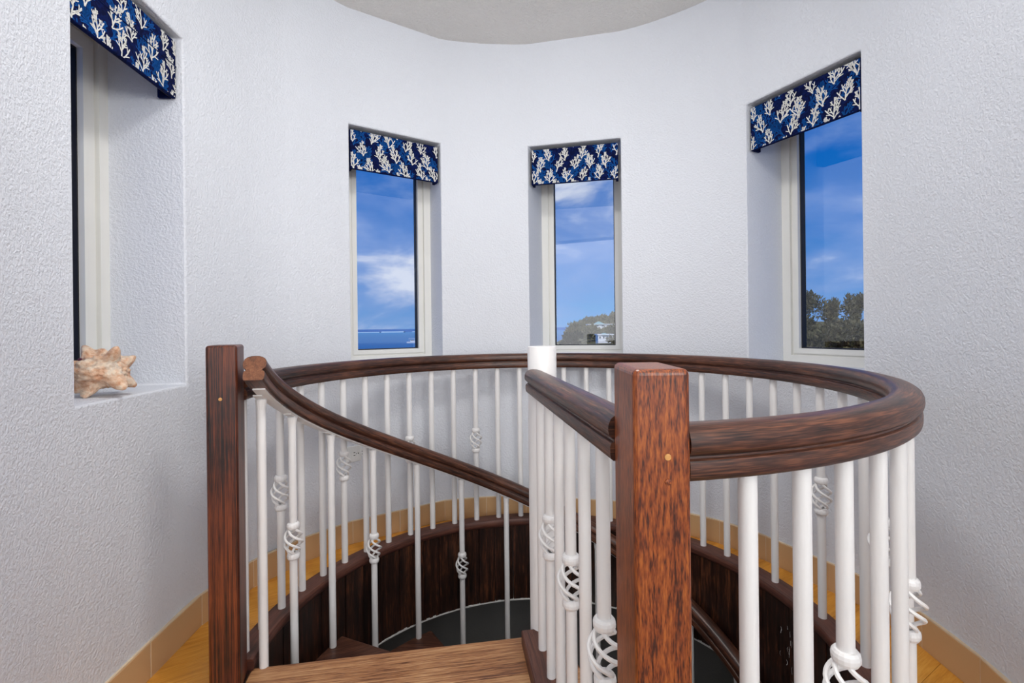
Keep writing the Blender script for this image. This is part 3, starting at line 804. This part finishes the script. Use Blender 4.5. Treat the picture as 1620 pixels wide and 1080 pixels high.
# the group of feathery trees seen through the right-hand window
tl = ['leftmost olive feathery pine beyond the rightmost window, next to its frame', 'tallest olive feathery pine in the middle of the rightmost window',
      'olive feathery pine at the right edge of the rightmost window', 'low olive bush filling the gap below the pines in the rightmost window', 'second low olive bush at the right below the pines']
for i, (x, y, zb_, h_, rx, rz, n_) in enumerate(((25.4, 42, -4.5, 5.9, 1.35, 2.3, 2600), (28.0, 42.5, -4.5, 5.2, 1.1, 2.0, 2000), (30.3, 43, -4.5, 5.6, .95, 2.3, 2000), (21.3, 34, -4.6, 4.3, 1.5, 1.2, 1800), (24.2, 34.5, -4.6, 4.5, 1.35, 1.3, 1800))):
    t = thing('pine_tree' if i < 3 else 'olive_bush', tl[i], 'tree' if i < 3 else 'bush', (x, y, zb_), 0, 'trees beyond the right window')
    o = crown(20+i, n_, rx, rz, .26, 11).build('crown', M['leaf'], t, smooth=False, weld=False); o.location = (0, 0, h_)
    trunk(h_, .09, .25, i).build('trunk', M['bark'], t)
# dark bush in the middle window
t = thing('dark_bush', 'round dark green bush low in the window above the centre pole', 'bush', (7.05, 62, -4.4))
o = crown(50, 1500, 1.35, 1.15, .3).build('crown', M['leaf_dark'], t, smooth=False, weld=False); o.location = (0, 0, 3.85)
trunk(3.6, .09, .1, 9).build('trunk', M['bark'], t)
t = thing('reddish_bush', 'brownish bush at the right edge of the window above the centre pole', 'bush', (20.9, 100, -4.4))
o = crown(51, 1300, 2.0, 1.9, .42).build('crown', M['leaf'], t, smooth=False, weld=False); o.location = (0, 0, 3.5)
trunk(3.2, .1, .1, 10).build('trunk', M['bark'], t)
# scrub trees on the hillside
hc = [crown(60+q, 260, 2.6, 1.7, .8, 5).mesh('crown', M['leaf_hill'], smooth=False, weld=False) for q in range(4)]
tm = trunk(2.4, .12, .2, 33).mesh('trunk', M['bark'])
rd = random.Random(8); cnt = 0; spots = []
for tries in range(4400):
    if cnt >= 110: break
    x, y = (rd.uniform(14, 80), rd.uniform(170, 262)) if tries < 4000 else (rd.uniform(19, 36), rd.uniform(134, 166))
    if not (.085 < x/y < .26) or (170 <= y < 186 and .14 < x/y < .24): continue
    if gz(x, y) < (-3.2 if tries < 4000 else -3.6) or any(hypot(x-a_, y-b_) < 5.3 for a_, b_ in spots): continue
    spots.append((x, y))
    t = thing('scrub_tree', 'one of many dry olive scrub trees covering the far hillside', 'tree', (x, y, gz(x, y)-.4), rd.uniform(0, 6), 'scrub trees on the far hill')
    s_ = rd.uniform(.7, 1.15); t.scale = (s_, s_, s_*rd.uniform(.8, 1.1))
    o = link('crown', hc[cnt % 4], t); o.location = (0, 0, 2.6); link('trunk', tm, t); cnt += 1
M['housewall'] = plain('white_house_wall', lin(240, 240, 240), .7)
M['roof'] = plain('pale_green_roof', lin(150, 186, 176), .6)
M['pane'] = plain('dark_house_pane', lin(70, 84, 100), .3)
def house(label, x, y, z, wx, dy, h_, rh, nw, rz=0):
    t = thing('house', label, 'house', (x, y, z), rz)
    m = MB(); m.box(-wx/2-.25, wx/2+.25, -dy/2-.25, dy/2+.25, h_-.02, h_+.22); m.build('parapet', M['housewall'], t, smooth=False)
    m = MB(); m.box(-wx/2, wx/2, -dy/2, dy/2, -3, h_); m.build('wall', M['housewall'], t, smooth=False)
    m = MB(); e = .5; hx = wx*.24; A = [(-hx, -dy/2-e, h_), (hx, -dy/2-e, h_), (hx, dy/2+e, h_), (-hx, dy/2+e, h_)]; r0, r1 = (-.25, 0, h_+rh), (.25, 0, h_+rh)
    m.face([A[0], A[1], r1, r0]); m.face([A[1], A[2], r1]); m.face([A[2], A[3], r0, r1]); m.face([A[3], A[0], r0]); m.face(A[::-1]); m.build('roof', M['roof'], t, smooth=False)
    for i in range(nw):
        xx = -wx/2+wx*(i+.5)/nw; m = MB(); m.box(xx-wx/nw*.28, xx+wx/nw*.28, -dy/2-.06, -dy/2+.02, h_*.25, h_*.8); wnd = m.build('window', M['housewall'], t, smooth=False)
        m = MB(); m.box(xx-wx/nw*.2, xx+wx/nw*.2, -dy/2-.09, -dy/2-.05, h_*.3, h_*.75); m.build('pane', M['pane'], wnd, smooth=False)
house('white hill house with a pale green hipped roof, left of the other one', 30.9, 180, .75, 8.4, 6, 1.0, 1.15, 4)
house('second white hill house with a pale green roof, at the window edge', 40.2, 182, .8, 7.4, 6, .9, 1.1, 3)
house('low white building among trees below the two hill houses', 21.9, 120, -2.3, 3.6, 4, 1.2, .5, 4)
